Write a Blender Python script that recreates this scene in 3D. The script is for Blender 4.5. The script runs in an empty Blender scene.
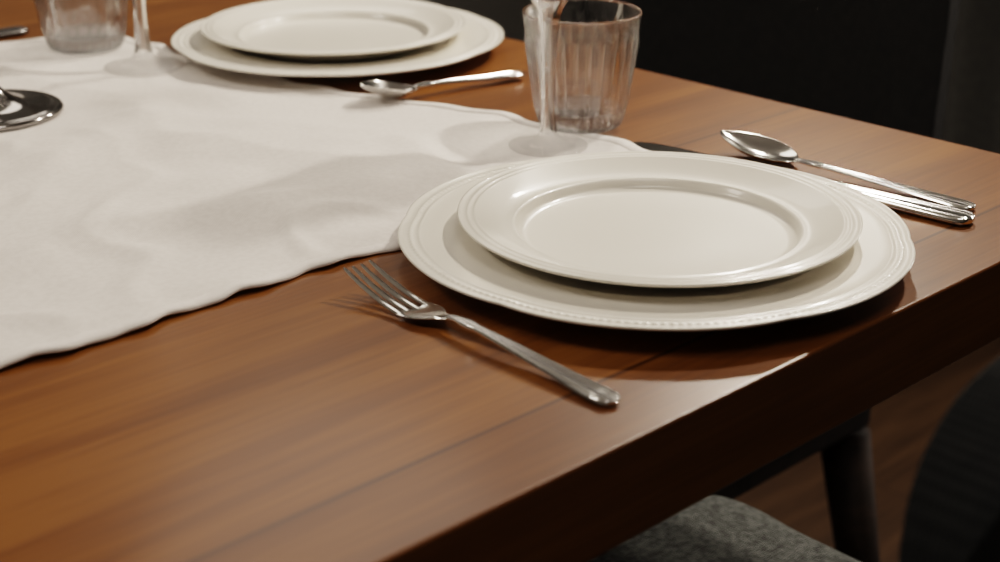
import bpy, bmesh, math, random
from mathutils import Vector, Matrix
from mathutils import noise as mn
random.seed(4)
PI = math.pi
C = bpy.context.scene.collection
sc = bpy.context.scene

# ------------------------------------------------------------------ camera numbers
F = 1550.0
TH = math.atan(621 / F)
TZ = 0.75                     # table top height
CZ = TZ + 0.29
FW = Vector((.6921, .7218, 0)); RT = Vector((.7218, -.6921, 0))
fwd = FW * math.cos(TH) + Vector((0, 0, -math.sin(TH)))
up = FW * math.sin(TH) + Vector((0, 0, math.cos(TH)))
def P(px, py, z=TZ):          # spot on a level surface of height z
    d = fwd + RT * ((px - 500) / F) - up * ((py - 281) / F)
    t = (z - CZ) / d.z
    return Vector((d.x * t, d.y * t, z))

# ------------------------------------------------------------------ materials
def mat(name):
    m = bpy.data.materials.new(name); m.use_nodes = True
    nt = m.node_tree; b = nt.nodes['Principled BSDF']
    return m, nt, b
def N(nt, typ, **kw):
    n = nt.nodes.new(typ)
    for k, v in kw.items():
        if hasattr(n, k): setattr(n, k, v)
        else: n.inputs[k].default_value = v
    return n
def ramp(nt, stops):
    r = nt.nodes.new('ShaderNodeValToRGB'); e = r.color_ramp.elements
    e[0].position, e[0].color = stops[0][0], (*stops[0][1], 1)
    e[1].position, e[1].color = stops[1][0], (*stops[1][1], 1)
    for p, c in stops[2:]:
        x = e.new(p); x.color = (*c, 1)
    return r
def wood(name, dark, mid, light, plank=0.13, rough=.33, coat=.35, length=1.1, stagger=True, spec=.5, border=None):
    m, nt, b = mat(name); L = nt.links.new
    tc = N(nt, 'ShaderNodeTexCoord')
    br = N(nt, 'ShaderNodeTexBrick'); br.offset = .5 if stagger else 0
    br.inputs['Scale'].default_value = 1.0; br.inputs['Brick Width'].default_value = length
    br.inputs['Row Height'].default_value = plank; br.inputs['Mortar Size'].default_value = .0012
    br.inputs['Color1'].default_value = (.0, .0, .0, 1); br.inputs['Color2'].default_value = (1, 1, 1, 1)
    br.inputs['Mortar'].default_value = (.3, .3, .3, 1); br.inputs['Bias'].default_value = 0
    L(tc.outputs['Object'], br.inputs['Vector'])
    mul = N(nt, 'ShaderNodeVectorMath', operation='MULTIPLY'); L(br.outputs['Color'], mul.inputs[0]); mul.inputs[1].default_value = (7, 3, 5)
    add = N(nt, 'ShaderNodeVectorMath', operation='ADD'); L(tc.outputs['Object'], add.inputs[0]); L(mul.outputs[0], add.inputs[1])
    mp = N(nt, 'ShaderNodeMapping'); mp.inputs['Scale'].default_value = (2.6, 24, 24); L(add.outputs[0], mp.inputs[0])
    n1 = N(nt, 'ShaderNodeTexNoise'); n1.inputs['Scale'].default_value = 1.5; n1.inputs['Detail'].default_value = 8; n1.inputs['Distortion'].default_value = .7
    L(mp.outputs[0], n1.inputs['Vector'])
    mp2 = N(nt, 'ShaderNodeMapping'); mp2.inputs['Scale'].default_value = (7, 200, 200); L(add.outputs[0], mp2.inputs[0])
    n2 = N(nt, 'ShaderNodeTexNoise'); n2.inputs['Scale'].default_value = 1.5; n2.inputs['Detail'].default_value = 3
    L(mp2.outputs[0], n2.inputs['Vector'])
    a = N(nt, 'ShaderNodeMath', operation='MULTIPLY_ADD'); L(n2.outputs[0], a.inputs[0]); a.inputs[1].default_value = .55; L(n1.outputs[0], a.inputs[2])
    s = N(nt, 'ShaderNodeSeparateColor'); L(br.outputs['Color'], s.inputs[0])
    a2 = N(nt, 'ShaderNodeMath', operation='MULTIPLY_ADD'); L(s.outputs[0], a2.inputs[0]); a2.inputs[1].default_value = .10; L(a.outputs[0], a2.inputs[2])
    r = ramp(nt, [(.52, dark), (1.0, light), (.80, mid)]); L(a2.outputs[0], r.inputs[0])
    mx = N(nt, 'ShaderNodeMixRGB', blend_type='MULTIPLY'); mx.inputs[2].default_value = (.4, .36, .32, 1)
    L(br.outputs['Fac'], mx.inputs[0]); L(r.outputs[0], mx.inputs[1])
    out = mx.outputs[0]
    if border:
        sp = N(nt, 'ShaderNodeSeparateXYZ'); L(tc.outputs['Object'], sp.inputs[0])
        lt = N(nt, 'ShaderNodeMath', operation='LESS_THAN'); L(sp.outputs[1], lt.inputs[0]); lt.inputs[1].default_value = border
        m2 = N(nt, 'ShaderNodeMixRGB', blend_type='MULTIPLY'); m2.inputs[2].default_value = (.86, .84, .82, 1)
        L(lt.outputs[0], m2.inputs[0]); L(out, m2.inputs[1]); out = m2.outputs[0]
    L(out, b.inputs['Base Color'])
    b.inputs['Roughness'].default_value = rough; b.inputs['Specular IOR Level'].default_value = spec
    b.inputs['Coat Weight'].default_value = coat; b.inputs['Coat Roughness'].default_value = .16
    bp = N(nt, 'ShaderNodeBump'); bp.inputs['Strength'].default_value = .06; bp.inputs['Distance'].default_value = .002
    L(n2.outputs[0], bp.inputs['Height']); L(bp.outputs[0], b.inputs['Normal'])
    return m
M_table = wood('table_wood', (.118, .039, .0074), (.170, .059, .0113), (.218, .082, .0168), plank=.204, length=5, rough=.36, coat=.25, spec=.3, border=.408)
M_floor = wood('floor_wood', (.022, .011, .005), (.040, .020, .009), (.060, .031, .014), plank=.14, rough=.55, coat=0, spec=.3)
M_leg = wood('dark_leg_wood', (.008, .0045, .003), (.014, .008, .005), (.022, .012, .008), plank=3, length=5, rough=.7, coat=0, spec=.2)

def porcelain():
    m, nt, b = mat('cream_porcelain'); L = nt.links.new
    n = N(nt, 'ShaderNodeTexNoise'); n.inputs['Scale'].default_value = 6
    r = ramp(nt, [(.3, (.855, .81, .725)), (.7, (.87, .825, .74))]); L(n.outputs[0], r.inputs[0]); L(r.outputs[0], b.inputs['Base Color'])
    b.inputs['Roughness'].default_value = .32; b.inputs['Coat Weight'].default_value = .45; b.inputs['Coat Roughness'].default_value = .08
    return m
M_plate = porcelain()
def cloth(name, col, col2, weave=900, rough=.9, bump=.25, sheen=.1, dist=.0006, ns=.125):
    m, nt, b = mat(name); L = nt.links.new
    tc = N(nt, 'ShaderNodeTexCoord')
    w1 = N(nt, 'ShaderNodeTexWave', bands_direction='X'); w1.inputs['Scale'].default_value = weave / 6.28; w1.inputs['Distortion'].default_value = .6
    w2 = N(nt, 'ShaderNodeTexWave', bands_direction='Y'); w2.inputs['Scale'].default_value = weave / 6.28; w2.inputs['Distortion'].default_value = .6
    L(tc.outputs['Object'], w1.inputs[0]); L(tc.outputs['Object'], w2.inputs[0])
    ad = N(nt, 'ShaderNodeMath', operation='ADD'); L(w1.outputs['Fac'], ad.inputs[0]); L(w2.outputs['Fac'], ad.inputs[1])
    n = N(nt, 'ShaderNodeTexNoise'); n.inputs['Scale'].default_value = weave * ns; n.inputs['Detail'].default_value = 6; L(tc.outputs['Object'], n.inputs['Vector'])
    r = ramp(nt, [(.35, col), (.65, col2)]); L(n.outputs[0], r.inputs[0]); L(r.outputs[0], b.inputs['Base Color'])
    bp = N(nt, 'ShaderNodeBump'); bp.inputs['Strength'].default_value = bump; bp.inputs['Distance'].default_value = dist
    L(ad.outputs[0], bp.inputs['Height']); L(bp.outputs[0], b.inputs['Normal'])
    b.inputs['Roughness'].default_value = rough; b.inputs['Sheen Weight'].default_value = sheen
    return m
M_cloth = cloth('white_linen', (.76, .71, .67), (.82, .77, .73), 2200, bump=.2)
M_hem = cloth('linen_hem', (.80, .75, .71), (.85, .80, .76), 2200, bump=.2)
M_seat = cloth('grey_tweed', (.070, .076, .072), (.185, .195, .185), 800, bump=.9, sheen=0, dist=.0018, ns=.24)
M_back = cloth('shaded_tweed', (.005, .006, .0065), (.010, .011, .011), 900, bump=.5, sheen=0)  # darker copy of the seat fabric, the backrest's shade put into its colour
M_black = cloth('black_fabric', (.010, .010, .010), (.015, .015, .014), 900, bump=.4, sheen=0)
M_curt = cloth('grey_curtain', (.10, .10, .095), (.13, .13, .12), 700, bump=.3)

def steel(name, col=(.86, .84, .81), rough=.12):
    m, nt, b = mat(name); L = nt.links.new
    b.inputs['Base Color'].default_value = (*col, 1); b.inputs['Metallic'].default_value = 1
    n = N(nt, 'ShaderNodeTexNoise'); n.inputs['Scale'].default_value = 40
    mr = N(nt, 'ShaderNodeMapRange'); mr.inputs['To Min'].default_value = rough * .8; mr.inputs['To Max'].default_value = rough * 1.3
    L(n.outputs[0], mr.inputs[0]); L(mr.outputs[0], b.inputs['Roughness'])
    return m
M_steel = steel('polished_steel')
M_dsteel = steel('stand_steel', (.42, .40, .385), .10)
M_dark = steel('dark_steel', (.16, .15, .145), .25)
def glass(name, mixv):
    m, nt, b = mat(name); L = nt.links.new
    g = N(nt, 'ShaderNodeBsdfGlass'); g.inputs['IOR'].default_value = 1.47; g.inputs['Roughness'].default_value = .0
    g.inputs['Color'].default_value = (1, 1, 1, 1)
    t = N(nt, 'ShaderNodeBsdfTransparent'); t.inputs[0].default_value = (1, 1, 1, 1)
    x = N(nt, 'ShaderNodeMixShader'); x.inputs[0].default_value = mixv
    L(g.outputs[0], x.inputs[1]); L(t.outputs[0], x.inputs[2]); L(x.outputs[0], nt.nodes['Material Output'].inputs[0])
    return m
M_glass = glass('clear_glass', .42)
M_stem = glass('stem_glass', .32)
M_foot = glass('foot_glass', .62)
M_thin = glass('thin_clear_glass', .55)
def plaster(name, c1, c2):
    m, nt, b = mat(name); L = nt.links.new
    n = N(nt, 'ShaderNodeTexNoise'); n.inputs['Scale'].default_value = 3; n.inputs['Detail'].default_value = 6
    r = ramp(nt, [(.3, c1), (.7, c2)]); L(n.outputs[0], r.inputs[0]); L(r.outputs[0], b.inputs['Base Color'])
    b.inputs['Roughness'].default_value = .85
    return m
M_wall = plaster('grey_wall', (.24, .235, .22), (.27, .26, .245))
M_ceil = plaster('ceiling_paint', (.6, .58, .54), (.65, .63, .59))
M_base = plaster('baseboard_paint', (.04, .038, .035), (.05, .048, .045))

# ------------------------------------------------------------------ object helpers
def link(name, me, m, parent=None, smooth=True):
    o = bpy.data.objects.new(name, me); C.objects.link(o)
    me.materials.clear(); me.materials.append(m)
    if smooth:
        me.polygons.foreach_set('use_smooth', [True] * len(me.polygons))
    if parent: o.parent = parent
    return o
def mesh(name, v, f, m, parent=None, smooth=True, recalc=True):
    me = bpy.data.meshes.new(name); me.from_pydata([tuple(p) for p in v], [], f)
    if recalc:
        bm = bmesh.new(); bm.from_mesh(me); bmesh.ops.recalc_face_normals(bm, faces=bm.faces); bm.to_mesh(me); bm.free()
    return link(name, me, m, parent, smooth)
def tag(o, label, cat, group=None):
    o['label'] = label; o['category'] = cat
    if group: o['group'] = group
    return o
def thing(name, label, cat, loc=(0, 0, 0), rz=0, group=None):
    o = bpy.data.objects.new(name, None); C.objects.link(o); o.empty_display_size = .05
    o.location = loc; o.rotation_euler = (0, 0, rz)
    return tag(o, label, cat, group)
def copy_thing(root, loc, rz, label, scale=1, m=None):
    r = root.copy(); C.objects.link(r); r.location = loc; r.rotation_euler = (0, 0, rz); r['label'] = label; r.scale = (scale,) * 3
    for ch in root.children:
        c = ch.copy(); C.objects.link(c); c.parent = r
        if m:
            c.material_slots[0].link = 'OBJECT'; c.material_slots[0].material = m
    return r
def lathe(profile, n=96, mod=None):
    v, f = [], []; rings = []
    for i, (r, z) in enumerate(profile):
        if r < 1e-6:
            rings.append([len(v)]); v.append((0, 0, z))
        else:
            ring = []
            for k in range(n):
                t = 2 * PI * k / n
                rr, zz = mod(t, r, z, i) if mod else (r, z)
                ring.append(len(v)); v.append((rr * math.cos(t), rr * math.sin(t), zz))
            rings.append(ring)
    for a, b in zip(rings, rings[1:]):
        if len(a) == 1 and len(b) == 1: continue
        for k in range(n):
            k2 = (k + 1) % n
            if len(a) == 1: f.append((a[0], b[k], b[k2]))
            elif len(b) == 1: f.append((a[k], a[k2], b[0]))
            else: f.append((a[k], a[k2], b[k2], b[k]))
    return v, f
def smoothpath(pts, sub=6):
    out = []
    for i in range(len(pts) - 1):
        p0 = pts[max(i - 1, 0)]; p1 = pts[i]; p2 = pts[i + 1]; p3 = pts[min(i + 2, len(pts) - 1)]
        for s in range(sub):
            t = s / sub
            out.append(tuple(.5 * ((2 * b) + (c - a) * t + (2 * a - 5 * b + 4 * c - d) * t * t + (3 * b - a - 3 * c + d) * t ** 3) for a, b, c, d in zip(p0, p1, p2, p3)))
    out.append(pts[-1]); return out
def bevel_box(name, x0, x1, y0, y1, z0, z1, m, parent=None, bev=.004, seg=3):
    bm = bmesh.new(); bmesh.ops.create_cube(bm, size=1)
    for v in bm.verts:
        v.co = Vector((x0 + (v.co.x + .5) * (x1 - x0), y0 + (v.co.y + .5) * (y1 - y0), z0 + (v.co.z + .5) * (z1 - z0)))
    if bev: bmesh.ops.bevel(bm, geom=bm.edges[:], offset=bev, segments=seg, profile=.5, affect='EDGES')
    me = bpy.data.meshes.new(name); bm.to_mesh(me); bm.free()
    o = link(name, me, m, parent, smooth=False)
    return o

# ------------------------------------------------------------------ room
def struct(o): o['kind'] = 'structure'; return o
X0, X1, Y0, Y1, H = -1.9, 2.7, -1.6, 2.7, 2.6
struct(bevel_box('floor', X0 - .1, X1 + .1, Y0 - .1, Y1 + .1, -.08, 0, M_floor, bev=0))
struct(bevel_box('ceiling', X0 - .1, X1 + .1, Y0 - .1, Y1 + .1, H, H + .08, M_ceil, bev=0))
struct(bevel_box('wall_right', X1, X1 + .1, Y0, Y1, 0, H, M_wall, bev=0))
struct(bevel_box('wall_back', X0, X1, Y1, Y1 + .1, 0, H, M_wall, bev=0))
struct(bevel_box('wall_left', X0 - .1, X0, Y0, Y1, 0, H, M_wall, bev=0))
struct(bevel_box('wall_front', X0, X1, Y0 - .1, Y0, 0, H, M_wall, bev=0))
struct(bevel_box('baseboard_right', X1 - .015, X1, Y0, Y1 - .015, 0, .09, M_base, bev=.003))
struct(bevel_box('baseboard_back', X0, X1 - .015, Y1 - .015, Y1, 0, .09, M_base, bev=.003))
v, f = [], []
nn = 220
for j in range(3):
    z = .015 + j * 1.2
    for i in range(nn + 1):
        y = .75 + i / nn * 1.1
        v.append((X1 - .09 + .035 * math.sin(i / nn * 2 * PI * 9 + .5 * math.sin(i * .07)) * (1 - .1 * j), y, z))
for j in range(2):
    for i in range(nn):
        a = j * (nn + 1) + i; f.append((a, a + 1, a + nn + 2, a + nn + 1))
tag(mesh('curtain', v, f, M_curt, recalc=False), 'dark grey floor length curtain in folds against the wall', 'curtain')

# ------------------------------------------------------------------ table
TX0, TX1, TY0, TY1, TT = -.92, .880, .362, 1.40, .047
table = thing('dining_table', 'glossy reddish brown wooden dining table with thick straight edge', 'table', (0, 0, 0))
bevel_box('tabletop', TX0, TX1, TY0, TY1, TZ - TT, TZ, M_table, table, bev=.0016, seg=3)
for (lx, ly) in ((TX1 - .020, TY0 + .024), (TX1 - .020, TY1 - .024), (TX0 + .022, TY0 + .024), (TX0 + .022, TY1 - .024)):
    v = []
    for z, h in ((TZ - TT, .018), (.35, .017), (0, .015)):
        v += [(lx - h, ly - h, z), (lx + h, ly - h, z), (lx + h, ly + h, z), (lx - h, ly + h, z)]
    f = [(0, 1, 2, 3), (8, 9, 10, 11)] + [(4 * r + k, 4 * r + (k + 1) % 4, 4 * r + 4 + (k + 1) % 4, 4 * r + 4 + k) for r in range(2) for k in range(4)]
    o = mesh('leg', v, f, M_table, table, smooth=False)

# ------------------------------------------------------------------ positions
c1 = P(656, 230, TZ + .013); p1 = Vector((c1.x, c1.y + .002, 0))
c2 = P(339, 36, TZ + .013); p2 = Vector((c2.x, c2.y, 0))
tum1 = P(580, 127); win1 = P(548, 149)
tum2 = P(87, 50); win2 = P(145, 70); can = P(-12, 116)
CT = .0012
ZC = TZ + CT + .0006           # things resting on the cloth
flat = [(p1, .10), (p2, .11), (tum1, .03), (win1, .035), (tum2, .035), (win2, .045), (can, .05), (P(395, 104), .05)]
# ------------------------------------------------------------------ table runner
def interp(x, pts):
    for (a, b), (c, d) in zip(pts, pts[1:]):
        if x <= c:
            t = max(0, (x - a) / (c - a)); t = t * t * (3 - 2 * t) * .5 + t * .5
            return b + (d - b) * t
    return pts[-1][1]
endx = [(.594, .722), (.66, .722), (.727, .716), (.79, .698), (.87, .668), (1.04, .65), (1.17, .652)]
def noise2(x, y):
    a = mn.noise(Vector((x * 5 + 3, y * 9, .3)))
    b = max(0, 1 - abs(mn.noise(Vector((x * 5 - y * 4, y * 7 + x * 3, 1.7)))) * 4)      # creases
    c = mn.noise(Vector((x * 20, y * 24, 4.1)))
    d = max(0, 1 - abs(mn.noise(Vector((x * 11 + y * 6, y * 11 - x * 8, 7.7)))) * 5)
    return a * .8 + b * .50 + c * .40 + d * .32
def cloth_pt(a, b, lift=0.0):
    y = .594 + b * (1.168 - .594)
    xe = interp(y, endx)
    x = -.62 + a * (xe + .62)
    near = .0018 * math.sin(x * 34) + .0012 * math.sin(x * 71 + 1) + .0011 * math.sin(x * 163) + .0006 * math.sin(x * 290)
    y += near * max(0, 1 - b * 6) + .003 * math.sin(x * 23 + 2) * max(0, b * 6 - 5)
    x += (.0026 * math.sin(y * 60) + .0018 * math.sin(y * 130)) * max(0, a * 12 - 11)
    mk = 1
    for q, r in flat:
        d = math.hypot(x - q.x, y - q.y)
        t = min(1, max(0, (d - r) / .07)); mk = min(mk, t * t * (3 - 2 * t))
    w = max(0, noise2(x, y) * .6 + .35)
    z = CT + mk * (.0120 * w)
    ed = min(1, min(b, 1 - b) * .574 / .03, (1 - a) * 1.3 / .03)
    z = CT + (z - CT) * (.2 + .8 * ed) + mk * .0009 * (1 - ed) * (1 + math.sin(x * 110 + y * 45))
    return (x, y, TZ + z + lift)
na, nb = 480, 220
v = [cloth_pt(i / na, j / nb) for j in range(nb + 1) for i in range(na + 1)]
f = [(j * (na + 1) + i, j * (na + 1) + i + 1, (j + 1) * (na + 1) + i + 1, (j + 1) * (na + 1) + i) for j in range(nb) for i in range(na)]
run = mesh('table_runner', v, f, M_cloth, recalc=False)
md = run.modifiers.new('t', 'SOLIDIFY'); md.thickness = .0009; md.offset = -1
tag(run, 'white linen table runner lying rumpled across the wooden table', 'table runner')
def hem(edge):
    v, f = [], []
    n = 480
    hw = [0, .002, .5, .90, 1.0]; hz = [0.00005, .0008, .0012, .0011, .00005]
    for i in range(n + 1):
        t = i / n
        for k in range(5):
            if edge == 'near': p = cloth_pt(t, hw[k] * .009 / .574)
            elif edge == 'far': p = cloth_pt(t, 1 - hw[k] * .009 / .574)
            else: p = cloth_pt(1 - hw[k] * .009 / 1.3, t)
            v.append((p[0], p[1], p[2] + hz[k]))
    for i in range(n):
        for k in range(4):
            a = i * 5 + k; f.append((a, a + 1, a + 6, a + 5))
    mesh('hem', v, f, M_hem, run)
for e in ('near', 'far', 'end'): hem(e)

# ------------------------------------------------------------------ plates
def plate_mesh(name, R, zr, well, lobes, bead, m, g=1.0):
    prof = [(0, .0040), (well * .5, .0039), (well * .93, .0040), (well * .985, .0045), (well * 1.005, .0062), (well * 1.02, .0086),
            (well * 1.035, .0096), (well * 1.045, .0099), (well * 1.055, .0096), (well * 1.10, .0098)]
    r0, z0 = prof[-1]
    E = R * .905
    zE = zr - .0012
    for k in range(1, 5):
        t = k / 4; prof.append((r0 + (E - r0) * t, z0 + (zE - z0) * t ** 1.2))
    iE = len(prof)
    prof += [(R * .910, zE + .0003 * g), (R * .915, zE + .0005 * g), (R * .920, zE + .0003 * g), (R * .925, zE - .0001), (R * .936, zE - .0001), (R * .943, zE + .0004 * g), (R * .949, zE + .0006 * g), (R * .955, zE + .0004 * g), (R * .960, zE - .0001),
             (R * .978, zE + .0001), (R * .987, zE + .0007 * g), (R * .994, zE + .0010 * g), (R, zE + .0006), (R * .999, zE - .0001), (R * .985, zE - .0013)]
    prof += [(R * .85, zE - .0042), (well * 1.10, .0056), (well * 1.0, .0032), (well * .86, .0018), (well * .84, .0), (well * .79, .0), (well * .77, .0013), (0, .0014)]
    def mod(t, r, z, i):
        u = max(0, (r - well * 1.12) / (R - well * 1.12)) if r > well * 1.12 else 0
        if lobes:
            s = abs(math.sin(t * lobes / 2 + .3))
            r = r * (1 - .018 * u * u * (1 - s) ** 2.0)
        if bead and i in (iE + 5, iE + 6, iE + 7):
            z += .00025 * math.cos(t * bead)
        return r, z
    v, f = lathe(prof, 1200 if bead else 256, mod)
    return mesh(name, v, f, m)
ZP = TZ + CT + .0012
R1, R2 = .1342, .1047
def dinner_plate(loc, label):
    t = plate_mesh('dinner_plate', R1, .0125, .088, 6, 200, M_plate)
    t.location = loc; t.rotation_euler = (0, 0, .25)
    return tag(t, label, 'plate', 'large cream plates under the side plates')
def side_plate(loc, label):
    t = plate_mesh('side_plate', R2, .0172, .0725, 0, 0, M_plate, g=.85)
    t.location = loc
    return tag(t, label, 'plate', 'smaller cream plates stacked on top')
d1 = dinner_plate((p1.x, p1.y, ZP), 'large cream dinner plate with beaded rim, underneath the sharp foreground plate beside the fork')
s1 = side_plate((p1.x + .002, p1.y - .001, ZP + .0043), 'smaller round cream plate stacked on the foreground dinner plate by the fork')
def copy_one(o, loc, rz, label):
    c = o.copy(); C.objects.link(c); c.location = loc; c.rotation_euler = (0, 0, rz); c['label'] = label; return c
copy_one(d1, (p2.x, p2.y, ZP), .9, 'large cream dinner plate at the far blurred setting, lower plate of its pair').scale = (.975, .975, 1)
copy_one(s1, (p2.x - .001, p2.y + .004, ZP + .0043), .4, 'smaller cream plate stacked on the far blurred dinner plate')

# ------------------------------------------------------------------ cutlery
def strip(secs, nx=22, ridge=0.0):
    v, f = [], []
    def rid(u): return ridge * (math.exp(-((abs(u) - .80) / .10) ** 2) + .7 * math.exp(-((abs(u) - .42) / .09) ** 2))
    W = 2 * (nx + 1)
    for (s, w, z, th, cup) in secs:
        for k in range(nx + 1):
            u = -1 + 2 * k / nx; u = .5 * u + .5 * math.sin(u * PI / 2)
            e = math.sqrt(max(0, 1 - abs(u) ** 6))
            v.append((u * w, s, z + cup * (u * u) + th * .5 * e + rid(u) * min(1, w / .006)))
        for k in range(nx, -1, -1):
            u = -1 + 2 * k / nx; u = .5 * u + .5 * math.sin(u * PI / 2)
            e = math.sqrt(max(0, 1 - abs(u) ** 6))
            v.append((u * w, s, z + cup * (u * u) - th * .5 * e))
    n = len(secs)
    for i in range(n - 1):
        for k in range(W):
            k2 = (k + 1) % W
            f.append((i * W + k, i * W + k2, (i + 1) * W + k2, (i + 1) * W + k))
    f.append(tuple(range(W))); f.append(tuple((n - 1) * W + k for k in range(W)))
    return v, f
def join(parts):
    V, Fc = [], []
    for v, f in parts:
        o = len(V); V += list(v); Fc += [tuple(i + o for i in q) for q in f]
    return V, Fc
def weld(o):
    bm = bmesh.new(); bm.from_mesh(o.data); bmesh.ops.remove_doubles(bm, verts=bm.verts, dist=1e-6)
    bmesh.ops.recalc_face_normals(bm, faces=bm.faces); bm.to_mesh(o.data); bm.free()
    o.data.polygons.foreach_set('use_smooth', [True] * len(o.data.polygons))
def handle_secs(L, zend, zneck, wend=.0078, wneck=.0026, th=.0017):
    pts = [(0, .0012, zend, .0012, 0), (.0012, .0046, zend, .0015, 0), (.004, .0068, zend, th, 0), (.010, wend, zend + .0002, th, 0), (.020, wend * .97, zend + .0005, th, 0),
           (L * .35, wend * .74, zend + (zneck - zend) * .35, th, 0), (L * .6, wend * .57, zend + (zneck - zend) * .72, th * 1.15, 0), (L * .80, wneck * 1.12, zneck * .97, th * 1.4, 0),
           (L * .86, wneck * 1.4, zneck, th * 1.5, 0), (L * .90, wneck * 1.4, zneck, th * 1.5, 0), (L * .95, wneck, zneck, th * 1.5, 0), (L, wneck, zneck - .0005, th * 1.5, 0)]
    return smoothpath(pts, 5)
RG = .0012
def fork(label, loc, rz, scale):
    t = thing('fork', label, 'fork', loc, rz); t.scale = (scale,) * 3
    o = mesh('handle', *strip(handle_secs(.130, .0020, .0085), ridge=RG), M_steel, t); weld(o)
    head = smoothpath([(.1295, .0028, .0080, .0028, 0), (.137, .0046, .0064, .0026, 0), (.144, .0092, .0048, .0022, .0006), (.150, .0118, .0035, .002, .0012), (.157, .0126, .0026, .0018, .0014), (.1625, .0127, .0024, .0018, .0014)], 5)
    parts = [strip(head)]
    for k in range(4):
        u0 = (-1.5 + k) * .00675
        secs = smoothpath([(.160, .0024, 0, .0018, 0), (.165, .00215, 0, .0019, 0), (.180, .0020, 0, .0019, 0), (.20, .0017, 0, .0017, 0), (.2135, .0011, 0, .0011, 0), (.215, .0003, 0, .0005, 0)], 4)
        v, f = strip(secs, nx=6)
        vv = []
        for x, y, z in v:
            q = (y - .1625) / .0525
            zc = .0024 + .0125 * max(0, q) ** 1.6 + .0014 * (u0 / .0127) ** 2
            vv.append((x + u0 * (1 - .06 * q), y, z + zc))
        parts.append((vv, f))
    mesh('tines', *join(parts), M_steel, t)
    return t
def spoon(label, loc, rz, scale=1):
    t = thing('spoon', label, 'spoon', loc, rz); t.scale = (scale,) * 3
    o = mesh('handle', *strip(handle_secs(.142, .0020, .0060), ridge=RG), M_steel, t); weld(o)
    secs = []
    n = 30; s0, s1 = .1405, .208
    for i in range(n + 1):
        q = (1 - math.cos(PI * i / n)) / 2
        s = s0 + (s1 - s0) * q
        w = .0205 * (max(0, math.sin(PI * q ** .86)) ** .66)
        w = max(w, .0026 if q < .2 else .0006)
        dep = .0082 * math.sin(PI * q) ** .8
        rim = .0055 + .0090 * q + .0008 * math.sin(PI * q)
        secs.append((s, w, max(rim - dep, .0011), .0016, rim - max(rim - dep, .0011)))
    mesh('bowl', *strip(secs, nx=22), M_steel, t)
    return t
def knife(label, loc, rz):
    t = thing('knife', label, 'knife', loc, rz)
    hs = smoothpath([(0, .001, .0026, .002, 0), (.001, .0050, .0026, .003, 0), (.004, .0080, .0026, .0040, 0), (.012, .0090, .0026, .0044, 0), (.05, .0078, .0027, .0044, 0), (.10, .0060, .0028, .0046, 0), (.118, .0062, .0028, .0044, 0), (.122, .0070, .0028, .0034, 0)], 4)
    o = mesh('handle', *strip(hs, ridge=.0008), M_steel, t); weld(o)
    bs = smoothpath([(.1215, .0070, .0026, .003, 0), (.13, .0088, .0024, .0022, 0), (.16, .0098, .0022, .0016, 0), (.20, .0098, .0020, .0014, 0), (.22, .0085, .0018, .0012, 0), (.229, .0050, .0017, .001, 0), (.232, .0012, .0017, .0008, 0)], 5)
    mesh('blade', *strip(bs), M_steel, t)
    return t
def rot_to(a, b):
    d = b - a; return math.atan2(-d.x, d.y)
def flatlen(a, b): return math.hypot(a.x - b.x, a.y - b.y)
a, b = P(616, 407), P(357, 265, TZ + .013)
fork('polished four-tined fork lying on bare wood left of the foreground plates', (a.x, a.y, TZ + .0004), rot_to(a, b), flatlen(a, b) / .215)
a, b = P(974, 212), P(721, 129, TZ + .0140)
spoon('long polished soup spoon on bare wood at the right, outermost beside the knife', (a.x, a.y, TZ + .0004), rot_to(a, b), flatlen(a, b) / .208)
a, b = P(972, 226), P(640, 148)
kn = knife('polished table knife between the foreground plates and the soup spoon', (a.x, a.y, TZ + .0004), rot_to(a, b))
a, b = P(523, 79), P(361, 107)
ts = spoon('small blurred spoon lying at the runner end beside the far plates', (a.x, a.y, TZ + .0018), rot_to(a, b), scale=flatlen(a, b) / .208)
ts.scale.x *= 1.15; ts.scale.z *= 1.5
a, b = P(27, 33), P(-60, 48)
copy_thing(kn, (a.x, a.y, TZ + .0004), rot_to(a, b), 'dark blurred knife whose handle end shows at the left border beyond the runner hem', m=M_dark)

# ------------------------------------------------------------------ glasses
NF = 26
def tumbler(loc, label):
    t = thing('drinking_glass', label, 'glass', loc, .1, 'fluted water tumblers')
    n = NF * 18
    def flute(th, amp): return amp * (abs(math.cos(th * NF / 2)) ** .6 - .5)
    rb, rt, Hh = .0275, .0390, .0765
    def R(z): return rb + (rt - rb) * (z / Hh) ** .85
    outer = [(R(z), z) for z in (.010, .012, .015, .025, .040, .050, .056, .060, .063, .070, .0745)]
    def mod(th, r, z, i):
        if i < len(outer):
            k = 1 if .014 < z < .0565 else (.6 if z <= .014 else (.4 if z < .061 else 0))
            r += flute(th, .0027) * k
        return r, z
    prof = outer + [(rt - .0001, Hh - .0006), (rt - .0008, Hh), (rt - .0015, Hh - .0005)] + [(R(z) - .0020, z) for z in (.0745, .066, .05, .03, .018)] + [(R(.0125) - .0034, .0125)]
    mesh('body', *lathe(prof, n, mod), M_glass, t, recalc=True)
    def mod2(th, r, z, i):
        if r > rb * .95: r += flute(th, .0027) * .6 * min(1, z / .010)
        return r, z
    v1, f1 = lathe([(0, .0016), (rb * .7, .0014), (rb * .8, .0002), (rb * .92, .0), (rb * .99, .0012), (R(.005), .005), (R(.010), .010)], n, mod2)
    v2, f2 = lathe([(R(.0125) - .0034, .0125), (R(.01) * .8, .0105), (R(.01) * .5, .0098), (0, .0095)], n)
    V, Fc = join([(v1, f1), (v2, f2)])
    mesh('base', V, Fc, M_glass, t)
    return t
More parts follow.
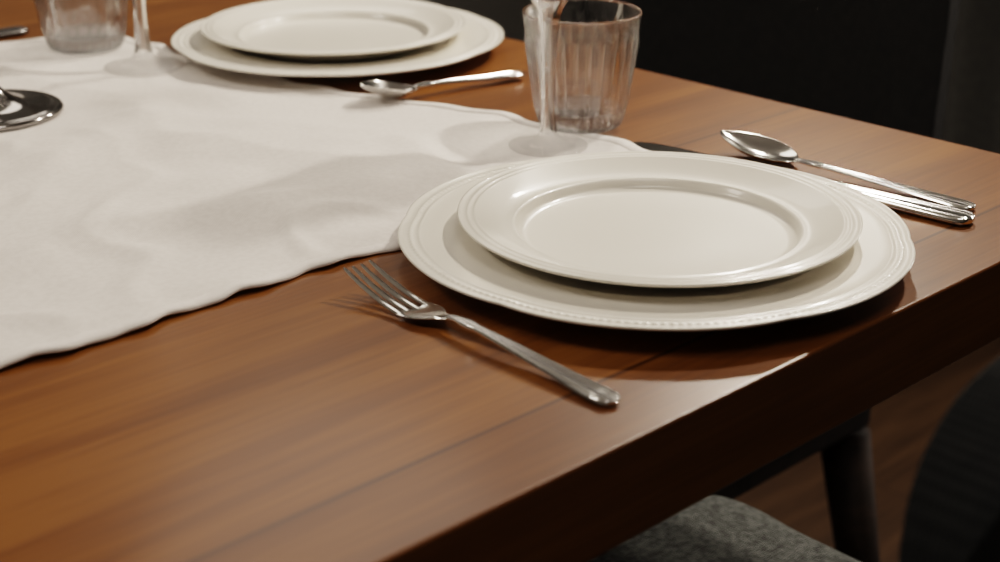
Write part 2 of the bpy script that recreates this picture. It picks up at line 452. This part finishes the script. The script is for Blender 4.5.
g1 = tumbler((tum1.x, tum1.y, ZC + .0006), 'clear fluted tumbler standing behind the foreground plates')
copy_thing(g1, (tum2.x, tum2.y, ZC + .0006), .3, 'blurred clear fluted tumbler cropped by the top left of the photo', 1.04)
def wineglass(loc, label):
    t = thing('wine_glass', label, 'glass', loc, .2, 'clear stemmed wine glasses')
    def facet(th, r, z, i):
        if .010 < z < .094:
            q = (th % (PI / 4)) - PI / 8
            k = min(1, (z - .010) / .006, (.094 - z) / .008)
            r = r * (1 - k) + r * k * math.cos(PI / 8) / math.cos(q)
        return r, z
    n = 96
    mesh('foot', *lathe(smoothpath([(0, .0), (.018, .0), (.0240, .0), (.0254, .0008), (.0245, .0016), (.019, .0020), (.012, .0034), (.0078, .0066), (.0058, .010)], 4), n), M_foot, t)
    mesh('stem', *lathe(smoothpath([(.0058, .010), (.0048, .018), (.0044, .035), (.0050, .060), (.0064, .078), (.0088, .088), (.0125, .0955)], 5), n, facet), M_stem, t)
    mesh('bowl', *lathe(smoothpath([(.0125, .0955), (.019, .100), (.029, .113), (.0365, .135), (.0370, .155), (.034, .180), (.0305, .203), (.0300, .2035), (.0293, .203), (.0328, .180), (.0357, .155), (.0352, .135), (.0275, .1145), (.016, .1035), (.006, .1005), (0, .100)], 4), n), M_thin, t)
    return t
w1 = wineglass((win1.x, win1.y, ZC), 'clear stemmed wine glass in front of the sharp tumbler, only stem and foot in view')
copy_thing(w1, (win2.x, win2.y, ZC + .0006), .5, 'blurred clear stemmed wine glass to the left of the far plates', 1.2)

# ------------------------------------------------------------------ candle holder at the left border
t = thing('candle_holder', 'dark polished metal stemmed holder with round foot, cut off by the left border', 'candle holder', (can.x, can.y, ZC))
mesh('foot', *lathe(smoothpath([(0, 0), (.045, 0), (.0500, .0010), (.0505, .0028), (.0485, .0044), (.0455, .0038), (.0430, .0046), (.036, .0052), (.026, .0072), (.016, .0125), (.0085, .0200)], 5), 96), M_dsteel, t)
mesh('stem', *lathe(smoothpath([(.0085, .020), (.0052, .035), (.0045, .07), (.0060, .095), (.0085, .100), (.0060, .105), (.0100, .112)], 5), 48), M_dsteel, t)
mesh('cup', *lathe(smoothpath([(.0100, .112), (.022, .118), (.030, .135), (.032, .155), (.0310, .156), (.028, .136), (.020, .122), (0, .120)], 5), 64), M_dsteel, t)

# ------------------------------------------------------------------ chairs
def softbox(name, x0, x1, y0, y1, z0, z1, m, parent, bev=.03, bend=None, round_xy=.0):
    bm = bmesh.new(); bmesh.ops.create_cube(bm, size=1)
    bmesh.ops.subdivide_edges(bm, edges=bm.edges[:], cuts=11, use_grid_fill=True)
    cx, cy, cz = (x0 + x1) / 2, (y0 + y1) / 2, (z0 + z1) / 2
    hx, hy, hz = (x1 - x0) / 2, (y1 - y0) / 2, (z1 - z0) / 2
    for v in bm.verts:
        p = v.co * 2
        q = Vector([math.copysign(abs(c) ** .6, c) for c in p])
        w = Vector((q.x * hx, q.y * hy, q.z * hz))
        def rnd(i, j, R, ha, hb):
            a, b2 = w[i], w[j]
            ia, ib = ha - R, hb - R
            da, db = abs(a) - ia, abs(b2) - ib
            if da > 0 and db > 0:
                mlen = max(da, db); l = math.hypot(da, db)
                w[i] = math.copysign(ia + da * mlen / l, a); w[j] = math.copysign(ib + db * mlen / l, b2)
        if round_xy:
            if hz < hy: rnd(0, 1, round_xy, hx, hy)
            else: rnd(0, 2, round_xy, hx, hz)
        b3 = bev
        thin = 2 if hz < hy else 1
        oi, oj = (0, 1) if thin == 2 else (0, 2)
        hs = (hx, hy, hz)
        e = max(abs(w[oi]) / hs[oi], abs(w[oj]) / hs[oj])
        dist = (1 - e) * min(hs[oi], hs[oj])
        k = 1 if dist > b3 else math.sqrt(max(0, 1 - (1 - dist / b3) ** 2)) * .6 + .4
        w[thin] *= k
        v.co = w + Vector((cx, cy, cz))
        if bend: v.co = bend(v.co)
    me = bpy.data.meshes.new(name); bm.to_mesh(me); bm.free()
    o = link(name, me, m, parent)
    sd = o.modifiers.new('s', 'SUBSURF'); sd.levels = 1; sd.render_levels = 2
    return o
def chair(label, loc, rz, mseat, mback, W=.44, top=.87, lr=1.0, rnd=.09):
    t = thing('dining_chair', label, 'chair', loc, rz, None)
    h = W / 2
    softbox('seat', -h, h, -.215, .226, .395, .483, mseat, t, bev=.030, round_xy=.12)
    bevel_box('seat_frame', -h + .03, h - .03, -.19, .185, .365, .3945, M_leg, t, bev=.006)
    def bend(p):
        u = p.x / h
        return Vector((p.x, p.y + .035 * u * u - .10 * (p.z - .46) * .5, p.z))
    softbox('backrest', -h, h, -.245, -.205, .488, top, mback, t, bev=.022, bend=bend, round_xy=rnd)
    for sx in (-1, 1):
        for sy in (-1, 1):
            v = []
            tp = Vector((sx * (h - .045), sy * .165, .366)); bot = Vector((sx * (h + .0), sy * .215, 0))
            nn = 12
            for q, r in ((0, .021 * lr), (.5, .017 * lr), (1, .011 * lr)):
                c = tp.lerp(bot, q)
                for k in range(nn):
                    v.append((c.x + r * math.cos(2 * PI * k / nn), c.y + r * math.sin(2 * PI * k / nn), c.z))
            f = [tuple(range(nn)), tuple(2 * nn + k for k in range(nn))] + [(i * nn + k, i * nn + (k + 1) % nn, (i + 1) * nn + (k + 1) % nn, (i + 1) * nn + k) for i in range(2) for k in range(nn)]
            mesh('leg', v, f, M_leg, t)
    return t
chair('grey upholstered chair pushed under the near table edge in front of the foreground plates', (.607, .422, 0), 0, M_seat, M_back, W=.42, top=.845, rnd=.09)
chair('black upholstered chair standing at the table end behind the tumbler and soup spoon', (.975, .890, 0), PI / 2, M_black, M_black, W=.43, lr=1.2)

# ------------------------------------------------------------------ lights
def area(name, loc, target, size, power, col):
    l = bpy.data.lights.new(name, 'AREA'); l.shape = 'DISK'; l.size = size; l.energy = power; l.color = col
    o = bpy.data.objects.new(name, l); C.objects.link(o); o.location = loc
    o.rotation_euler = (Vector(target) - Vector(loc)).to_track_quat('-Z', 'Y').to_euler()
    return o
area('key_lamp', (1.48, .62, 1.66), (.5, .7, .75), .08, 12, (1, .88, .74))
area('second_lamp', (1.62, 1.12, 1.55), (.5, .7, .75), .08, 8, (1, .88, .74))
area('back_softbox', (1.7, 2.3, 2.3), (.5, .6, .75), .8, 4, (1, .90, .78))  # added unseen softbox, gives the steel and table something bright to reflect
area('room_lamp', (-.6, 1.5, 2.3), (.3, .7, .75), .5, 9, (1, .90, .78))
area('ceiling_lamp', (.2, .0, 2.5), (.3, .7, .75), .9, 8, (1, .90, .80))
area('under_table_fill', (2.35, .40, .69), (.75, .55, .45), .2, 4.5, (1, .90, .80))  # added unseen fill below tabletop level, brightens the tucked-in seat
w = bpy.data.worlds.new('world'); sc.world = w; w.use_nodes = True
w.node_tree.nodes['Background'].inputs[0].default_value = (.9, .85, .8, 1); w.node_tree.nodes['Background'].inputs[1].default_value = .05
sc.view_settings.view_transform = 'Filmic'
sc.view_settings.look = 'Medium High Contrast'

# ------------------------------------------------------------------ camera
cd = bpy.data.cameras.new('camera'); cam = bpy.data.objects.new('camera', cd); C.objects.link(cam)
cam.location = (0, 0, CZ)
cam.rotation_euler = Matrix((RT, up, -fwd)).transposed().to_euler()
cd.sensor_width = 36; cd.lens = F / 1000 * 36; cd.clip_start = .02
cd.dof.use_dof = True; cd.dof.focus_distance = .84; cd.dof.aperture_fstop = 7.5
sc.camera = cam
